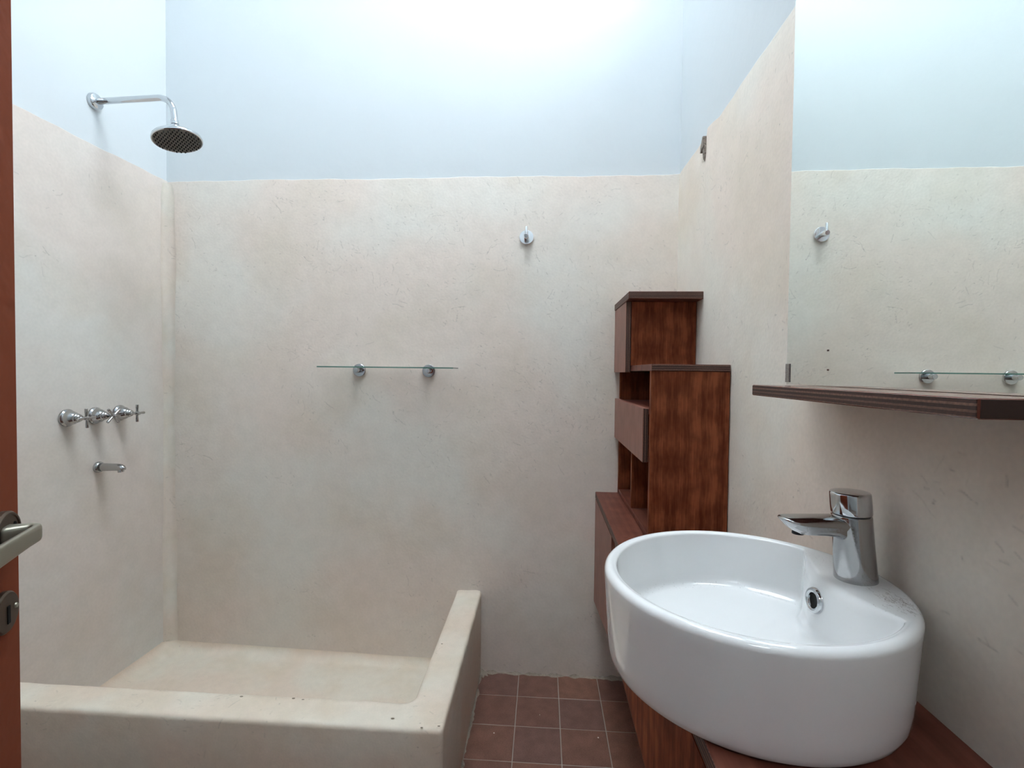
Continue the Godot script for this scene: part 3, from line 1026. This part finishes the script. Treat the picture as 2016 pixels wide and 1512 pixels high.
func build_mirror_shelf() -> void:
	var t := thing("wall_shelf", "narrow dark plywood shelf under the tall mirror", "shelf")
	var b := panel("board", Vector3(-0.136, 1.1395, 1.003), Vector3(-0.005, 1.1575, 1.448), M.wood_gloss, t)
	edge(Vector3(-0.1366, 1.1405, 1.0045), Vector3(-0.1352, 1.1565, 1.4465), M.ply_edge_h, b)
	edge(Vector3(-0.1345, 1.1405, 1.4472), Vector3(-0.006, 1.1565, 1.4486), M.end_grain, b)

# ------------------------------------------------------------------ shower fittings
func build_shower() -> void:
	var o := Vector3(-W, 2.061, 0.317)
	var t := thing("shower", "chrome rain shower head on a bent arm from the left wall", "shower", o)
	part("wall_flange", lathe([[0.0, 0.001], [0.0262, 0.001], [0.0262, 0.008], [0.0235, 0.0135], [0.0170, 0.0165], [0.0125, 0.0185], [0.0, 0.0185]], Vector3.RIGHT, 40), M.chrome, t)
	var path := PackedVector3Array()
	path.append(Vector3(0.012, 0.0, 0))
	path.append(Vector3(0.10, 0.003, 0))
	path.append(Vector3(0.20, 0.006, 0))
	var end := Vector3(0.228, 0.007, 0)
	var dirn := Vector3(0.10, -1.0, 0.0).normalized()
	for k in 9:
		var a := k / 8.0 * 1.47
		path.append(end + Vector3(0.052 * sin(a), -0.052 * (1.0 - cos(a)), 0))
	var last := path[path.size() - 1]
	for k in 3: path.append(last + dirn * 0.014 * (k + 1))
	part("arm", tube(path, [0.0098], 24), M.chrome, t)
	var tip := path[path.size() - 1]
	var ax := Vector3(-0.22, 1.0, -0.05).normalized()
	var h := part("head", lathe([[0.0, 0.024], [0.0115, 0.0235], [0.0150, 0.019], [0.0165, 0.012], [0.0165, 0.004], [0.020, -0.001], [0.034, -0.006], [0.053, -0.0115], [0.066, -0.017], [0.0715, -0.0215], [0.0732, -0.0265], [0.0728, -0.0305], [0.0706, -0.0325], [0.0698, -0.0310], [0.0, -0.0310]], ax, 56), M.chrome, t, tip + Vector3(0.003, -0.024, 0))
	part("arm_nut", lathe([[0.0, 0.0], [0.0118, 0.0], [0.0118, 0.014], [0.0105, 0.016], [0.0, 0.016]], -dirn, 24), M.chrome, t, tip)
	part("spray_face", lathe([[0.0, -0.0314], [0.0690, -0.0314], [0.0690, -0.0306], [0.0, -0.0306]], ax, 48), M.spray_plate, h)
	# rubber nozzles, too small to tell apart one by one
	var st := SurfaceTool.new()
	st.begin(Mesh.PRIMITIVE_TRIANGLES)
	var nz := lathe([[0.0, -0.0372], [0.0013, -0.0370], [0.0020, -0.0350], [0.0024, -0.0312], [0.0, -0.0312]], Vector3.UP, 8)
	var b := frame(ax)
	for i in range(-5, 6):
		for j in range(-6, 7):
			var px := (i + (0.5 if j % 2 else 0.0)) * 0.0122
			var pz := j * 0.0105
			if px * px + pz * pz > 0.0655 * 0.0655: continue
			st.append_from(nz, 0, Transform3D(b, b.x * px + b.z * pz))
	var nn := part("nozzles", st.commit(), M.rubber, h)
	nn.set_meta("kind", "stuff")

func make_tap(at: Vector3, turn: float, label: String) -> void:
	var t := thing("shower_tap", label, "tap", at, "cross-handle taps on the left wall")
	part("escutcheon", lathe([[0.0, 0.0005], [0.0275, 0.0005], [0.0282, 0.003], [0.0276, 0.0065], [0.0240, 0.010], [0.0228, 0.0125], [0.0225, 0.018], [0.0205, 0.025], [0.0165, 0.0315], [0.0145, 0.034], [0.0150, 0.0362], [0.0142, 0.039], [0.0118, 0.0415], [0.0122, 0.044], [0.0105, 0.0475], [0.0072, 0.0495], [0.0, 0.050]], Vector3.RIGHT, 36), M.chrome_worn, t)
	part("stem", lathe([[0.0, 0.048], [0.0046, 0.048], [0.0042, 0.058], [0.0060, 0.062], [0.0072, 0.068], [0.0066, 0.074], [0.0048, 0.0785], [0.0, 0.0795]], Vector3.RIGHT, 20), M.chrome_worn, t)
	for k in 4:
		var a := turn + k * PI * 0.5
		var d := Vector3(0, cos(a), sin(a))
		part("handle_arm", lathe([[0.0, 0.002], [0.0036, 0.002], [0.0036, 0.012], [0.0043, 0.020], [0.0046, 0.0292], [0.0040, 0.0305], [0.0, 0.0308]], d, 16), M.chrome_worn, t, Vector3(0.0685, 0, 0))

func build_taps() -> void:
	make_tap(Vector3(-W + 0.004, 1.014, 0.427), 0.05, "chrome cross-handle shower tap nearest the door")
	make_tap(Vector3(-W + 0.004, 1.013, 0.330), 0.72, "middle chrome shower tap, its cross handle turned diagonally")
	make_tap(Vector3(-W + 0.004, 1.014, 0.234), 0.0, "chrome cross-handle shower tap nearest the back wall")

func build_spout() -> void:
	var t := thing("tub_spout", "short chrome tub spout below the three shower taps", "spout", Vector3(-W + 0.004, 0.837, 0.319))
	part("wall_flange", lathe([[0.0, 0.0005], [0.0190, 0.0005], [0.0192, 0.005], [0.0176, 0.0095], [0.0150, 0.012], [0.0, 0.012]], Vector3.RIGHT, 30), M.chrome_worn, t)
	var path := PackedVector3Array([Vector3(0.006, 0, 0), Vector3(0.03, 0.0005, 0), Vector3(0.055, 0.0008, 0), Vector3(0.072, 0.0012, 0), Vector3(0.082, 0.0005, 0), Vector3(0.089, -0.0015, 0), Vector3(0.0935, -0.0045, 0), Vector3(0.0955, -0.0075, 0)])
	part("pipe", tube(path, [0.0140, 0.0132, 0.0124, 0.0120, 0.0112, 0.0098, 0.0078, 0.0050], 24), M.chrome_worn, t)
	part("outlet", lathe([[0.0, 0.0], [0.0085, 0.0], [0.0092, 0.002], [0.0092, 0.012], [0.0, 0.012]], Vector3(0.18, -1, 0), 20), M.chrome_worn, t, Vector3(0.0815, -0.0035, 0))

func build_glass_shelf() -> void:
	var t := thing("glass_shelf", "clear glass shelf on two chrome brackets on the back wall", "shelf", Vector3(-1.08, 1.18, 0.004))
	var z1 := 0.118
	part("pane", cbox(Vector3(-0.2535, 0.0045, 0.012), Vector3(0.2535, 0.0095, z1), 0.0004), M.glass, t)
	for e in [[Vector3(-0.2535, 0.0047, z1), Vector3(0.2535, 0.0093, z1 + 0.0008)], [Vector3(-0.2543, 0.0047, 0.012), Vector3(-0.2535, 0.0093, z1)], [Vector3(0.2535, 0.0047, 0.012), Vector3(0.2543, 0.0093, z1)]]:
		part("ground_edge", cbox(e[0], e[1], 0.0001), M.glass_edge, t)
	for x in [-0.137, 0.138]:
		var b := part("bracket", lathe([[0.0, 0.0], [0.0250, 0.0], [0.0254, 0.003], [0.0250, 0.0070], [0.0238, 0.0082], [0.0, 0.0082]], Vector3(0, 0, 1), 40), M.chrome, t, Vector3(x, -0.0045, 0.0005))
		part("post", lathe([[0.0, 0.006], [0.0098, 0.006], [0.0098, 0.040], [0.0090, 0.0412], [0.0, 0.0412]], Vector3(0, 0, 1), 28), M.chrome, b)
		part("clamp", lathe([[0.0, 0.022], [0.0055, 0.022], [0.0055, 0.0262], [0.0, 0.0262]], Vector3.UP, 20), M.chrome, b, Vector3(0, -0.0115, 0.028))

func build_hook() -> void:
	var t := thing("robe_hook", "round chrome robe hook with a small pin on the back wall", "hook", Vector3(-0.5695, 1.687, 0.004))
	part("rose", lathe([[0.0, 0.0], [0.0272, 0.0], [0.0276, 0.0015], [0.0274, 0.0068], [0.0262, 0.0080], [0.0, 0.0080]], Vector3(0, 0, 1), 44), M.satin_steel, t)
	part("post", lathe([[0.0, 0.007], [0.0092, 0.007], [0.0092, 0.044], [0.0084, 0.0452], [0.0, 0.0452]], Vector3(0, -0.10, 1), 32), M.satin_steel, t, Vector3(0, 0.0, 0))
	part("pin", lathe([[0.0, 0.0], [0.0050, 0.0], [0.0050, 0.0305], [0.0044, 0.0315], [0.0, 0.0315]], Vector3.UP, 20), M.satin_steel, t, Vector3(0, 0.0, 0.037))

# ------------------------------------------------------------------ old iron anchor left in the right wall
func build_anchor() -> void:
	var t := thing("wall_anchor", "old grey iron anchor stub set in the right wall plaster", "anchor", Vector3(-0.003, 1.885, 0.297))
	var lug := PackedVector2Array([Vector2(0.028, 0.014), Vector2(0.030, 0.004), Vector2(0.020, -0.002), Vector2(0.004, -0.014), Vector2(-0.012, -0.017), Vector2(-0.014, -0.010), Vector2(-0.004, 0.0), Vector2(-0.003, 0.013)])
	part("lug", prism(lug, 0.002, -0.011, 0), M.old_iron, t)
	var rows := []
	for q in [[0.0, 0.008], [-0.012, 0.0085], [-0.024, 0.0075], [-0.034, 0.006], [-0.041, 0.0032], [-0.0435, 0.001]]:
		var row := PackedVector3Array()
		for k in 14:
			var a := TAU * k / 14.0
			row.append(Vector3(-0.002 + cos(a) * q[1] * 0.9, q[0], 0.006 - 0.12 * q[0] * -0.5 + sin(a) * q[1]))
		rows.append(row)
	part("spike", grid(rows, false, true, true, true, PackedVector2Array(), true), M.old_iron, t)
